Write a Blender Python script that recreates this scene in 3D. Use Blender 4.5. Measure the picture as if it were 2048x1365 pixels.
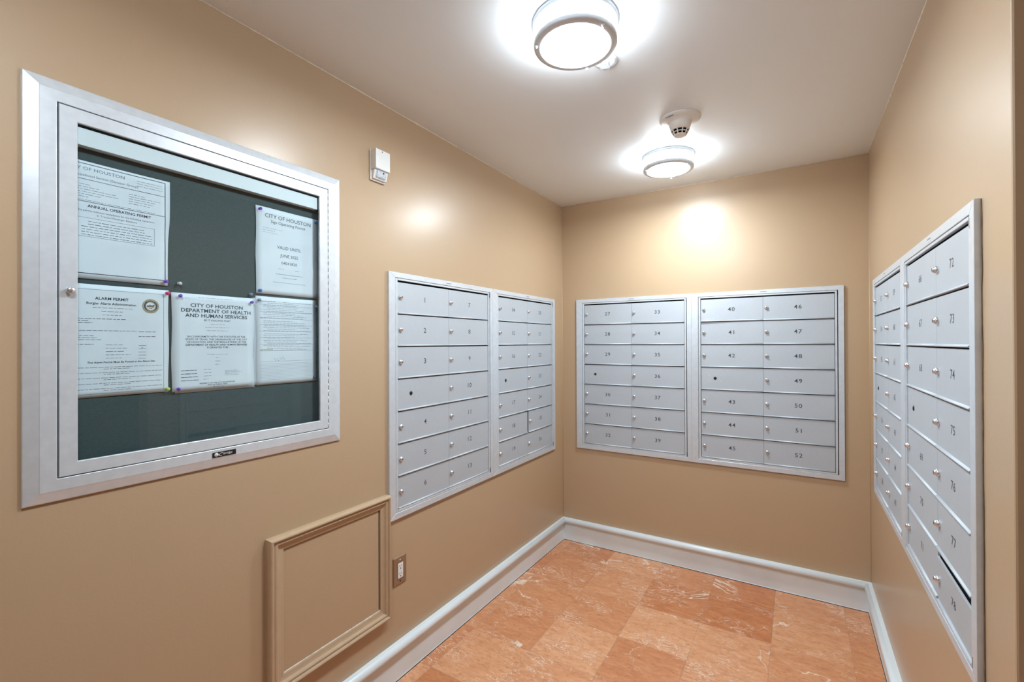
import bpy, bmesh, math, random
from mathutils import Vector, Matrix
random.seed(7)
sc = bpy.context.scene
COL = sc.collection
for o in list(bpy.data.objects): bpy.data.objects.remove(o, do_unlink=True)

# ------------------------------------------------------------------ camera, world, exposure
W, H = 1.80, 2.44            # alcove width, ceiling height (left wall x=0, back wall y=0, right wall x=W)
RY = -1.907                  # where the right wall ends
YB, XR = -4.9, 3.3           # rest of the lobby behind the camera
YAW, PITCH, ROLL, FPX = 0.5536, 0.0036, -0.0040, 921.0
cyw, syw, cp, sp = math.cos(YAW), math.sin(YAW), math.cos(PITCH), math.sin(PITCH)
fw = Vector((-syw*cp, cyw*cp, sp)); r0 = Vector((cyw, syw, 0)); u0 = r0.cross(fw)
rt = r0*math.cos(ROLL) + u0*math.sin(ROLL); up = -r0*math.sin(ROLL) + u0*math.cos(ROLL)
cd = bpy.data.cameras.new('camera'); cam = bpy.data.objects.new('camera', cd); COL.objects.link(cam)
cd.sensor_width = 36.0; cd.sensor_fit = 'HORIZONTAL'; cd.lens = FPX/2048*36
cd.clip_start = 0.02
m = Matrix.Identity(4)
for i in range(3): m[i][0], m[i][1], m[i][2] = rt[i], up[i], -fw[i]
m[0][3], m[1][3], m[2][3] = 1.4687, -3.0837, 1.4398
cam.matrix_world = m
sc.camera = cam
sc.cycles.use_light_tree = False
sc.cycles.max_bounces = 8; sc.cycles.glossy_bounces = 3; sc.cycles.transmission_bounces = 3; sc.cycles.transparent_max_bounces = 6
sc.cycles.caustics_reflective = False; sc.cycles.caustics_refractive = False
wd = bpy.data.worlds.new('world'); sc.world = wd; wd.use_nodes = True
wd.node_tree.nodes['Background'].inputs[0].default_value = (.9, .95, 1, 1)
wd.node_tree.nodes['Background'].inputs[1].default_value = 0.15
vs = sc.view_settings
vs.view_transform = 'Standard'; vs.look = 'None'; vs.gamma = 1.0; vs.use_curve_mapping = False
vs.exposure = 0.55
LAMP_SIDE, LAMP_BOTTOM = 31.0, 122.0
LAMP_COL = (.83, .935, 1.0)

# ------------------------------------------------------------------ materials
def new_mat(name):
    m = bpy.data.materials.new(name); m.use_nodes = True
    nt = m.node_tree
    return m, nt, nt.nodes['Principled BSDF']
def N(nt, t, **k):
    n = nt.nodes.new(t)
    for a, v in k.items(): setattr(n, a, v)
    return n
def coords(nt, scale=(1, 1, 1)):
    tc = N(nt, 'ShaderNodeTexCoord'); mp = N(nt, 'ShaderNodeMapping')
    mp.inputs['Scale'].default_value = scale
    nt.links.new(tc.outputs['Object'], mp.inputs['Vector'])
    return mp.outputs['Vector']
def noise(nt, vec, scale, detail=3, rough=.5, dist=0):
    n = N(nt, 'ShaderNodeTexNoise')
    n.inputs['Scale'].default_value = scale; n.inputs['Detail'].default_value = detail
    n.inputs['Roughness'].default_value = rough; n.inputs['Distortion'].default_value = dist
    nt.links.new(vec, n.inputs['Vector']); return n
def ramp(nt, fac, stops):
    r = N(nt, 'ShaderNodeValToRGB'); e = r.color_ramp.elements
    while len(e) < len(stops): e.new(.5)
    for el, (p, c) in zip(e, stops):
        el.position = p; el.color = (*c, 1) if len(c) == 3 else c
    nt.links.new(fac, r.inputs['Fac']); return r
def bump(nt, height, strength, dist, bs, prev=None):
    b = N(nt, 'ShaderNodeBump'); b.inputs['Strength'].default_value = strength; b.inputs['Distance'].default_value = dist
    nt.links.new(height, b.inputs['Height'])
    if prev: nt.links.new(prev.outputs[0], b.inputs['Normal'])
    nt.links.new(b.outputs[0], bs.inputs['Normal']); return b
def plain(name, col, rough=.5, metal=0., spec=.5, var=0.06, vscale=6.):
    m, nt, bs = new_mat(name)
    bs.inputs['Roughness'].default_value = rough; bs.inputs['Metallic'].default_value = metal
    bs.inputs['Specular IOR Level'].default_value = spec
    n = noise(nt, coords(nt), vscale, 1)
    r = ramp(nt, n.outputs['Fac'], [(.25, tuple(c*(1-var) for c in col)), (.75, tuple(min(1, c*(1+var)) for c in col))])
    nt.links.new(r.outputs[0], bs.inputs['Base Color'])
    return m
def paint(name, col, rough, bumps, var=.03, coat=.0):
    """glossy roller-applied wall paint: orange peel, uneven sheen"""
    m, nt, bs = new_mat(name)
    v = coords(nt)
    n = noise(nt, v, 2.2, 2, .55)
    r = ramp(nt, n.outputs['Fac'], [(.3, tuple(c*(1-var) for c in col)), (.7, tuple(c*(1+var) for c in col))])
    nt.links.new(r.outputs[0], bs.inputs['Base Color'])
    bs.inputs['Roughness'].default_value = rough
    bs.inputs['Specular IOR Level'].default_value = .38
    bs.inputs['Coat Weight'].default_value = coat; bs.inputs['Coat Roughness'].default_value = .26
    peel = noise(nt, v, 150, 0, .5)
    b = bump(nt, peel.outputs['Fac'], bumps, .0012, bs)
    return m
M = {}
M['wall'] = paint('tan_gloss_paint', (.485, .345, .218), .42, .12, .006, .40)
M['wall_shaded'] = plain('brown_wall_shade', (.075, .042, .019), .85, spec=.1, var=.05)  # dark brown stands in for shade on the wall's return face
M['ceiling'] = paint('off_white_ceiling_paint', (.86, .905, .94), .45, .05, .006, .25)
M['mould'] = plain('tan_moulding_paint', (.495, .360, .235), .32, var=.03, vscale=30)
M['base'] = plain('pale_grey_baseboard_paint', (.76, .84, .89), .28, var=.03, vscale=8)
M['caulk'] = plain('pale_caulk', (.74, .66, .56), .45, var=.2, vscale=40)
M['white'] = plain('white_plastic', (.80, .81, .80), .35, var=.02)
M['offwhite'] = plain('ivory_plastic', (.84, .83, .81), .4, var=.02)
M['dark'] = plain('dark_gap', (.010, .011, .013), .9, spec=.02, var=.2)
M['plate'] = plain('painted_outlet_plate', (.27, .155, .085), .38, var=.06, vscale=40)
M['nickel'] = plain('brushed_nickel', (.62, .66, .70), .36, .55, var=.03, vscale=50)
M['lamp_metal'] = plain('satin_lamp_metal', (.80, .87, .94), .45, .05, var=.03, vscale=50)
M['chrome'] = plain('chrome_lock', (.74, .76, .79), .22, .85, var=.05, vscale=200)
M['ink'] = plain('black_ink', (.03, .032, .05), .6, var=.1)
M['ink_grey'] = plain('grey_ink', (.16, .18, .22), .6, var=.1)
M['engrave'] = plain('engraved_black_fill', (.045, .048, .055), .5, var=.1)
M['felt'] = plain('dark_green_felt_board', (.070, .092, .094), .9, spec=.2, var=.10, vscale=260)
M['gap'] = plain('raw_brown_plaster', (.16, .085, .038), .8, var=.4, vscale=30)
M['lens'] = plain('clear_strobe_lens', (.60, .65, .70), .08, var=.2, vscale=90)
M['black'] = plain('black_badge_enamel', (.008, .008, .009), .3, var=.1)
M['seal_tan'] = plain('seal_tan_ink', (.40, .34, .20), .6)
M['seal_navy'] = plain('seal_navy_ink', (.03, .05, .10), .6)
M['seal_brown'] = plain('seal_brown_ink', (.25, .16, .08), .6)
M['hilite'] = plain('yellow_marker', (.62, .66, .30), .6)
for nm, c in (('violet', (.20, .06, .55)), ('pink', (.72, .04, .22)), ('blue', (.04, .17, .55)), ('clear', (.62, .66, .66)),
              ('navy', (.07, .12, .26)), ('green', (.50, .62, .10)), ('slate', (.20, .27, .40))):
    M['pin_'+nm] = plain('pin_'+nm, c, .2, var=.03)

def brushed(name, col, rough, metal, axis_scale, bstr=.05):
    m, nt, bs = new_mat(name)
    v = coords(nt, axis_scale)
    n = noise(nt, v, 60, 1, .6)
    big = noise(nt, coords(nt), 3.0, 2)
    r = ramp(nt, n.outputs['Fac'], [(.3, tuple(c*.965 for c in col)), (.7, tuple(c*1.035 for c in col))])
    mx = N(nt, 'ShaderNodeMixRGB', blend_type='MULTIPLY'); mx.inputs[0].default_value = 1
    rb = ramp(nt, big.outputs['Fac'], [(.3, (.96, .96, .965)), (.7, (1, 1, 1))])
    nt.links.new(r.outputs[0], mx.inputs[1]); nt.links.new(rb.outputs[0], mx.inputs[2])
    nt.links.new(mx.outputs[0], bs.inputs['Base Color'])
    bs.inputs['Metallic'].default_value = metal; bs.inputs['Roughness'].default_value = rough
    bump(nt, n.outputs['Fac'], bstr, .0006, bs)
    return m
M['door'] = brushed('anodised_aluminium_doors', (.50, .54, .585), .56, .24, (18, 18, .6))
M['rail'] = brushed('anodised_aluminium_trim', (.67, .725, .785), .38, .36, (.8, .8, .8))
M['frame'] = brushed('satin_aluminium_board_frame', (.71, .765, .82), .36, .36, (.8, .8, .8))
M['header'] = plain('white_header_panel', (.80, .83, .85), .5, var=.01)

def paper_mat():
    m, nt, bs = new_mat('white_paper')
    n = noise(nt, coords(nt), 9, 3)
    r = ramp(nt, n.outputs['Fac'], [(.3, (.74, .78, .83)), (.7, (.80, .84, .88))])
    nt.links.new(r.outputs[0], bs.inputs['Base Color']); bs.inputs['Roughness'].default_value = .7
    bs.inputs['Specular IOR Level'].default_value = .2
    return m
M['paper'] = paper_mat()

def glass_mat():
    m = bpy.data.materials.new('display_case_glass'); m.use_nodes = True; nt = m.node_tree
    nt.nodes.clear()
    out = N(nt, 'ShaderNodeOutputMaterial'); mix = N(nt, 'ShaderNodeMixShader')
    tr = N(nt, 'ShaderNodeBsdfTransparent'); tr.inputs[0].default_value = (.93, .97, .98, 1)
    gl = N(nt, 'ShaderNodeBsdfGlossy'); gl.inputs['Roughness'].default_value = .015
    n = noise(nt, coords(nt), 2.0, 2); b = N(nt, 'ShaderNodeBump')
    b.inputs['Strength'].default_value = .02; b.inputs['Distance'].default_value = .01
    nt.links.new(n.outputs['Fac'], b.inputs['Height']); nt.links.new(b.outputs[0], gl.inputs['Normal'])
    fr = N(nt, 'ShaderNodeFresnel'); fr.inputs[0].default_value = 1.5
    ge = N(nt, 'ShaderNodeNewGeometry'); inv = N(nt, 'ShaderNodeMath', operation='SUBTRACT'); inv.inputs[0].default_value = 1
    fm = N(nt, 'ShaderNodeMath', operation='MULTIPLY')         # only the outer face reflects
    nt.links.new(ge.outputs['Backfacing'], inv.inputs[1]); nt.links.new(fr.outputs[0], fm.inputs[0]); nt.links.new(inv.outputs[0], fm.inputs[1])
    nt.links.new(fm.outputs[0], mix.inputs[0]); nt.links.new(tr.outputs[0], mix.inputs[1]); nt.links.new(gl.outputs[0], mix.inputs[2])
    nt.links.new(mix.outputs[0], out.inputs[0])
    return m
M['glass'] = glass_mat()

def emit_mat(name, strength):
    m, nt, bs = new_mat(name)
    bs.inputs['Base Color'].default_value = (.9, .9, .9, 1)
    bs.inputs['Emission Color'].default_value = (*LAMP_COL, 1)
    bs.inputs['Emission Strength'].default_value = strength
    return m
M['glow_side'] = emit_mat('lit_diffuser_side', LAMP_SIDE)
M['glow'] = emit_mat('lit_diffuser', LAMP_BOTTOM)
M['glow_side_dim'] = emit_mat('lit_diffuser_side_near', LAMP_SIDE*1.4)
M['glow_dim'] = emit_mat('lit_diffuser_near', LAMP_BOTTOM*.62)  # diffusers of the lamp above the camera: stronger side, weaker underside

def tile_mat():
    """red-orange marble: cloudy body, dark flecked layers along the grain, white calcite veins; each tile its own cut"""
    m, nt, bs = new_mat('terracotta_marble')
    tc = N(nt, 'ShaderNodeTexCoord')
    at = N(nt, 'ShaderNodeAttribute', attribute_type='OBJECT', attribute_name='tone')
    sd = N(nt, 'ShaderNodeAttribute', attribute_type='OBJECT', attribute_name='seed')
    add = N(nt, 'ShaderNodeVectorMath', operation='ADD')
    nt.links.new(tc.outputs['Object'], add.inputs[0]); nt.links.new(sd.outputs['Vector'], add.inputs[1])
    grain = N(nt, 'ShaderNodeMapping'); grain.inputs['Scale'].default_value = (1.0, 2.6, 1)
    grain.inputs['Rotation'].default_value = (0, 0, .18)
    nt.links.new(add.outputs[0], grain.inputs['Vector']); gv = grain.outputs['Vector']
    cloud = noise(nt, gv, 9, 7, .68, .9)
    body = ramp(nt, cloud.outputs['Fac'], [(.25, (.50, .19, .080)), (.42, (.66, .285, .130)), (.58, (.75, .37, .195)), (.78, (.82, .50, .32))])
    tone = N(nt, 'ShaderNodeMixRGB', blend_type='MIX')
    deep = N(nt, 'ShaderNodeMixRGB', blend_type='MULTIPLY'); deep.inputs[0].default_value = 1
    nt.links.new(body.outputs[0], deep.inputs[1]); deep.inputs[2].default_value = (.76, .60, .48, 1)
    pale = N(nt, 'ShaderNodeMixRGB', blend_type='MIX'); pale.inputs[0].default_value = .46
    nt.links.new(body.outputs[0], pale.inputs[1]); pale.inputs[2].default_value = (.78, .46, .275, 1)
    nt.links.new(at.outputs['Fac'], tone.inputs[0]); nt.links.new(deep.outputs[0], tone.inputs[1]); nt.links.new(pale.outputs[0], tone.inputs[2])
    fleck = noise(nt, gv, 34, 6, .74, .8)
    fr = ramp(nt, fleck.outputs['Fac'], [(.30, (.60, .46, .38)), (.42, (.86, .80, .75)), (.52, (1, 1, 1))])
    mul = N(nt, 'ShaderNodeMixRGB', blend_type='MULTIPLY'); mul.inputs[0].default_value = .85
    nt.links.new(tone.outputs[0], mul.inputs[1]); nt.links.new(fr.outputs[0], mul.inputs[2])
    # veins: thin zero-crossing bands of warped noise, broken up by masks
    def vein(vec, scale, dist, w0, w1):
        vn = noise(nt, vec, scale, 5, .55, dist)
        sub = N(nt, 'ShaderNodeMath', operation='SUBTRACT'); sub.inputs[1].default_value = .5
        ab = N(nt, 'ShaderNodeMath', operation='ABSOLUTE')
        nt.links.new(vn.outputs['Fac'], sub.inputs[0]); nt.links.new(sub.outputs[0], ab.inputs[0])
        return ramp(nt, ab.outputs[0], [(w0, (1, 1, 1)), (w1, (0, 0, 0))]).outputs[0]
    def mult(a_, b_):
        q = N(nt, 'ShaderNodeMath', operation='MULTIPLY'); nt.links.new(a_, q.inputs[0]); nt.links.new(b_, q.inputs[1]); return q.outputs[0]
    def maxi(a_, b_):
        q = N(nt, 'ShaderNodeMath', operation='MAXIMUM'); nt.links.new(a_, q.inputs[0]); nt.links.new(b_, q.inputs[1]); return q.outputs[0]
    mk = noise(nt, add.outputs[0], 5.0, 3, .6); mr = ramp(nt, mk.outputs['Fac'], [(.51, (0, 0, 0)), (.59, (1, 1, 1))]).outputs[0]
    mk2 = noise(nt, add.outputs[0], 3.1, 2, .5); mr2 = ramp(nt, mk2.outputs['Fac'], [(.52, (0, 0, 0)), (.60, (.9, .9, .9))]).outputs[0]
    fine = mult(vein(gv, 11, 1.6, .003, .016), mr)
    long_ = mult(vein(add.outputs[0], 2.3, .7, .0022, .0085), mr2)
    blot = noise(nt, gv, 17, 6, .78, 2.0); br = ramp(nt, blot.outputs['Fac'], [(.63, (0, 0, 0)), (.70, (.95, .95, .95))]).outputs[0]
    vx = maxi(maxi(fine, long_), mult(br, mr))
    fin = N(nt, 'ShaderNodeMixRGB', blend_type='MIX')
    nt.links.new(vx, fin.inputs[0]); nt.links.new(mul.outputs[0], fin.inputs[1]); fin.inputs[2].default_value = (.88, .77, .66, 1)
    nt.links.new(fin.outputs[0], bs.inputs['Base Color'])
    rr = ramp(nt, cloud.outputs['Fac'], [(.3, (.30,)*3), (.7, (.42,)*3)])
    nt.links.new(rr.outputs[0], bs.inputs['Roughness']); bs.inputs['Specular IOR Level'].default_value = .4
    bump(nt, fleck.outputs['Fac'], .04, .001, bs)
    return m
M['tile'] = tile_mat()
M['grout'] = plain('tan_grout', (.50, .33, .21), .8, var=.15, vscale=60)

# ------------------------------------------------------------------ mesh helpers
def box(bm, x0, x1, y0, y1, z0, z1, mi=0):
    v = [bm.verts.new(p) for p in ((x0, y0, z0), (x1, y0, z0), (x1, y1, z0), (x0, y1, z0), (x0, y0, z1), (x1, y0, z1), (x1, y1, z1), (x0, y1, z1))]
    fs = [(3, 2, 1, 0), (4, 5, 6, 7), (0, 1, 5, 4), (1, 2, 6, 5), (2, 3, 7, 6), (3, 0, 4, 7)]
    out = []
    for f in fs:
        fc = bm.faces.new([v[i] for i in f]); fc.material_index = mi; out.append(fc)
    return out
def bevbox(bm, x0, x1, y0, y1, z0, z1, b, mi=0, seg=1):
    t = bmesh.new(); box(t, x0, x1, y0, y1, z0, z1)
    bmesh.ops.bevel(t, geom=t.edges[:], offset=b, segments=seg, affect='EDGES', profile=.5)
    merge(bm, t, mi=mi)
def merge(bm, t, mat=None, mi=0):
    if mat is not None: bmesh.ops.transform(t, matrix=mat, verts=t.verts)
    mp = {v: bm.verts.new(v.co) for v in t.verts}
    for f in t.faces:
        try:
            nf = bm.faces.new([mp[v] for v in f.verts]); nf.material_index = mi; nf.smooth = f.smooth
        except ValueError: pass
    t.free()
def lathe(bm, prof, n=32, c=(0, 0, 0), axis='Z', mi=0, smooth=True):
    """profile (r, h) turned about an axis; r=0 ends are closed"""
    rings = []
    for r_, h_ in prof:
        ring = []
        cnt = 1 if r_ < 1e-7 else n
        for k in range(cnt):
            a = 2*math.pi*k/n
            x, y = r_*math.cos(a), r_*math.sin(a)
            p = (x, y, h_) if axis == 'Z' else (x, -h_, y)       # 'Y': h grows towards -Y (out of the wall)
            ring.append(bm.verts.new((p[0]+c[0], p[1]+c[1], p[2]+c[2])))
        rings.append(ring)
    for a, b in zip(rings, rings[1:]):
        for k in range(n):
            q = [a[k % len(a)], a[(k+1) % len(a)], b[(k+1) % len(b)], b[k % len(b)]]
            u = []
            for v in q:
                if v not in u: u.append(v)
            if len(u) >= 3:
                f = bm.faces.new(u); f.material_index = mi; f.smooth = smooth
def prism(bm, pts, y0, y1, mi=0):
    """polygon in XZ extruded along Y"""
    a = [bm.verts.new((x, y0, z)) for x, z in pts]; b = [bm.verts.new((x, y1, z)) for x, z in pts]
    n = len(pts)
    for f in ([a[::-1], b] + [[a[i], a[(i+1) % n], b[(i+1) % n], b[i]] for i in range(n)]):
        fc = bm.faces.new(f); fc.material_index = mi
def link(name, bm, mats, parent=None, smooth_fix=True):
    bmesh.ops.recalc_face_normals(bm, faces=bm.faces[:])
    me = bpy.data.meshes.new(name); bm.to_mesh(me); bm.free()
    for mt in (mats if isinstance(mats, (list, tuple)) else [mats]): me.materials.append(M[mt])
    o = bpy.data.objects.new(name, me); COL.objects.link(o)
    if parent: o.parent = parent
    return o
def child_copy(name, src, parent, loc=(0, 0, 0), rot=None):
    o = bpy.data.objects.new(name, src.data); COL.objects.link(o); o.parent = parent; o.location = loc
    if rot: o.rotation_euler = rot
    return o
def tag(o, label, cat, group=None):
    o['label'] = label; o['category'] = cat
    if group: o['group'] = group
    return o
def struct(o, label=None):
    o['kind'] = 'structure'
    if label: o['label'] = label
    return o
# wall frames: local +X runs to the viewer's right along the wall, +Z up, -Y out of the wall
WALLS = {'L': (lambda u, z: (0, u, z), math.pi/2), 'B': (lambda u, z: (u, 0, z), 0.0), 'R': (lambda u, z: (W, -u, z), -math.pi/2)}
def on_wall(o, wall, u, z, out=0.0):
    f, rz = WALLS[wall]; p = Vector(f(u, z))
    p += Vector({'L': (out, 0, 0), 'B': (0, -out, 0), 'R': (-out, 0, 0)}[wall])
    o.location = p; o.rotation_euler = (0, 0, rz)
    return o
def empty(name, label, cat, group=None):
    o = bpy.data.objects.new(name, None); COL.objects.link(o); o.empty_display_size = .05
    return tag(o, label, cat, group)
_tcache = {}
def text_bm(bm, s, x, z, size, y=0.0, align='CENTER', sx=1.0, shear=0.0, mi=0, bold=0.0, space=1.0):
    """lettering laid flat in the XZ plane facing -Y, baseline at z"""
    key = (s, round(bold, 4), round(shear, 2), round(space, 2))
    if key not in _tcache:
        cu = bpy.data.curves.new('t', 'FONT'); cu.body = s; cu.size = 1; cu.align_x = 'LEFT'; cu.resolution_u = 2
        cu.offset = bold; cu.shear = shear; cu.space_character = space; cu.fill_mode = 'FRONT'
        ob = bpy.data.objects.new('t', cu); COL.objects.link(ob)
        dg = bpy.context.evaluated_depsgraph_get(); ev = ob.evaluated_get(dg); me = ev.to_mesh()
        vs_ = [tuple(v.co) for v in me.vertices]; fs_ = [tuple(p.vertices) for p in me.polygons]
        ev.to_mesh_clear(); bpy.data.objects.remove(ob, do_unlink=True); bpy.data.curves.remove(cu)
        _tcache[key] = (vs_, fs_)
    vs_, fs_ = _tcache[key]
    if not vs_: return
    xs = [v[0] for v in vs_]; w = max(xs) - min(xs)
    off = {'LEFT': -min(xs), 'CENTER': -min(xs)-w/2, 'RIGHT': -min(xs)-w}[align]
    nv = [bm.verts.new((x+(v[0]+off)*size*sx, y, z+v[1]*size)) for v in vs_]
    for f in fs_:
        try: bm.faces.new([nv[i] for i in f]).material_index = mi
        except ValueError: pass

# ------------------------------------------------------------------ the room
def slab(name, x0, x1, y0, y1, z0, z1, mat, label=None):
    bm = bmesh.new(); box(bm, x0, x1, y0, y1, z0, z1)
    return struct(link(name, bm, mat), label)
T = .12
NB = (-2.7868+.052, -1.9496-.050, 1.0758+.049, 2.0553-.047)      # recess for the notice board: y0 y1 z0 z1
bm = bmesh.new()
box(bm, -T, 0, YB-T, NB[0], -.02, H+.02); box(bm, -T, 0, NB[1], T, -.02, H+.02)
box(bm, -T, 0, NB[0], NB[1], -.02, NB[2]); box(bm, -T, 0, NB[0], NB[1], NB[3], H+.02)
bmesh.ops.remove_doubles(bm, verts=bm.verts[:], dist=1e-6)
struct(link('wall_left', bm, 'wall'), 'glossy tan painted left wall')
slab('wall_back', 0, W, 0, T, -.02, H+.02, 'wall', 'glossy tan painted end wall of the mail alcove')
# right wall: alcove side in tan, return face with its shade put into dark brown colour
bm = bmesh.new()
bevbox(bm, W, W+T, RY, T, -.02, H+.02, .004, 0, 2)
struct(link('wall_right', bm, 'wall'), 'glossy tan painted right wall ending in an outside corner')
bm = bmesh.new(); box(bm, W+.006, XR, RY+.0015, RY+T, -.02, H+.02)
struct(link('wall_return', bm, 'wall_shaded'), 'wall strip past the outside corner, its shade coloured in dark brown')
slab('wall_corridor', XR, XR+T, YB-T, RY+T, -.02, H+.02, 'wall')
slab('wall_front', 0, XR, YB-T, YB, -.02, H+.02, 'wall')
slab('ceiling', -T, XR+T, YB-T, T, H, H+.1, 'ceiling', 'off-white glossy ceiling')
floor = slab('floor', -T, XR+T, YB-T, T, -.08, -.0015, 'grout', 'floor of terracotta marble tiles')

# marble floor tiles
PX, PY, X0, Y0 = .3197, .3205, .0790, .0710
tones = {(0, 0): .55, (0, 1): .25, (0, 2): .80, (0, 3): .40, (0, 4): .12, (0, 5): .55, (0, 6): .45,
         (1, 0): .20, (1, 1): .45, (1, 2): .60, (1, 3): .18, (1, 4): .10, (1, 5): .70, (1, 6): .40,
         (2, 0): .55, (2, 1): .50, (2, 2): .45, (2, 3): .85, (2, 4): .75, (2, 5): .55, (2, 6): .35,
         (3, 0): .50, (3, 1): .40, (3, 2): .85, (3, 3): .30, (3, 4): .70, (3, 5): .40, (3, 6): .5,
         (4, 0): .30, (4, 1): .80, (4, 2): .65, (4, 3): .55, (4, 4): .5, (4, 5): .6}
g = .0006
for j in range(14):
    y1 = min(Y0-j*PY, 0.0); y0 = Y0-(j+1)*PY
    if y0 < YB+.02: continue
    for i in range(-1, 11):
        xa = X0+(i)*PX; xb = xa+PX
        xa = max(xa, 0.0); xb = min(xb, XR if y1 <= RY else W)
        if xb-xa < .02: continue
        if xb > W+.001 and y1 > RY and y0 < RY: xb = min(xb, W)
        bm = bmesh.new(); hx, hy, b = (xb-xa)/2-g, (y1-y0)/2-g, .0014
        lo = [bm.verts.new((sx*hx, sy*hy, -.0012)) for sx, sy in ((-1, -1), (1, -1), (1, 1), (-1, 1))]
        hi = [bm.verts.new((sx*(hx-b), sy*(hy-b), 0)) for sx, sy in ((-1, -1), (1, -1), (1, 1), (-1, 1))]
        bm.faces.new(hi); bm.faces.new(lo[::-1])
        for k in range(4): bm.faces.new((lo[k], lo[(k+1) % 4], hi[(k+1) % 4], hi[k]))
        o = link('tile', bm, 'tile', floor); o.location = ((xa+xb)/2, (y0+y1)/2, 0)
        o['tone'] = float(tones.get((j, i+1), random.choice((.2, .4, .5, .6, .75))))
        o['seed'] = (random.uniform(-20, 20), random.uniform(-20, 20), random.uniform(-20, 20))

# baseboards: flat board with a rounded cap bead on top (profile: distance from wall, height)
BP = [(0, .158), (.017, .158), (.0265, .1555), (.0325, .1500), (.0350, .1430), (.0345, .1350), (.0310, .1295), (.0260, .1275), (.0150, .1268), (.0132, .1255), (.0132, .006), (.0145, .004), (.0145, 0), (0, 0)]
def sweep(name, path, label=None):
    """profile swept along floor points; the room lies to the left of the path direction"""
    bm = bmesh.new(); rows = []
    n = len(path)
    for k, p in enumerate(path):
        p = Vector(p); dirs = []
        if k > 0: dirs.append((p-Vector(path[k-1])).normalized())
        if k < n-1: dirs.append((Vector(path[k+1])-p).normalized())
        ns = [Vector((-d.y, d.x)) for d in dirs]
        nn = ns[0] if len(ns) == 1 else (ns[0]+ns[1])/(1+ns[0].dot(ns[1]))
        rows.append([bm.verts.new((p.x+nn.x*d, p.y+nn.y*d, z)) for d, z in BP])
    for a, b in zip(rows, rows[1:]):
        for i in range(len(BP)-1):
            f = bm.faces.new((a[i], a[i+1], b[i+1], b[i])); f.smooth = 0 < i < 6
    for rr in (rows[0], rows[-1]): bm.faces.new(rr)
    return struct(link(name, bm, 'base'), label)
def base_run(name, a, b, mitre_a, mitre_b, label):
    """one straight run with mitred ends; room to the left of a->b"""
    a, b = Vector(a), Vector(b); d = (b-a).normalized(); nn = Vector((-d.y, d.x))
    bm = bmesh.new()
    ra = [bm.verts.new((*(a+nn*q+d*(q*mitre_a)), z)) for q, z in BP]
    rb = [bm.verts.new((*(b+nn*q-d*(q*mitre_b)), z)) for q, z in BP]
    for i in range(len(BP)-1):
        f = bm.faces.new((ra[i], ra[i+1], rb[i+1], rb[i])); f.smooth = 0 < i < 6
    bm.faces.new(ra); bm.faces.new(rb)
    struct(link(name, bm, 'base'), label)
base_run('baseboard_left', (0, 0), (0, YB), 1, 0, 'pale grey baseboard along the left wall')
base_run('baseboard_back', (W, 0), (0, 0), 1, 1, 'pale grey baseboard along the end wall')
base_run('baseboard_right', (W, RY), (W, 0), -1, 1, 'pale grey baseboard along the right wall')
base_run('baseboard_return', (XR, RY), (W, RY), 0, -1, None)
# dark shadow joint under the baseboards and thin paint/caulk lines in the corners
def line_trim(name, pts, r_, mat, label):
    bm = bmesh.new()
    a, b = Vector(pts[0]), Vector(pts[1]); d = (b-a).normalized()
    s = d.orthogonal().normalized(); t = d.cross(s)
    ring = lambda p: [bm.verts.new(p+s*(r_*math.cos(k*math.pi/4))+t*(r_*math.sin(k*math.pi/4))) for k in range(8)]
    ra, rb = ring(a), ring(b)
    for k in range(8): bm.faces.new((ra[k], ra[(k+1) % 8], rb[(k+1) % 8], rb[k])).smooth = True
    bm.faces.new(ra); bm.faces.new(rb)
    return struct(link(name, bm, mat), label)
line_trim('trim_1', ((0, -3.6, H), (0, -.02, H)), .0028, 'caulk', 'thin pale paint line where left wall meets ceiling')
line_trim('trim_2', ((.05, 0, H), (W, 0, H)), .0024, 'caulk', 'thin pale paint line where end wall meets ceiling')
line_trim('trim_3', ((W, RY, H), (W, 0, H)), .0024, 'caulk', 'thin pale paint line where right wall meets ceiling')
line_trim('trim_4', ((W, -.0, .16), (W, -.0, H)), .0022, 'wall', None)
line_trim('trim_5', ((0, -.0, .16), (0, -.0, H)), .0022, 'wall', None)

for k, (a_, b_) in enumerate((((.0148, -4.8, .0006), (.0148, -.015, .0006)), ((.015, -.0148, .0006), (W-.015, -.0148, .0006)), ((W-.0148, RY, .0006), (W-.0148, -.015, .0006)))):
    line_trim('trim_%d' % (6+k), (a_, b_), .0017, 'dark', 'thin dark joint between baseboard and floor')

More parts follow.
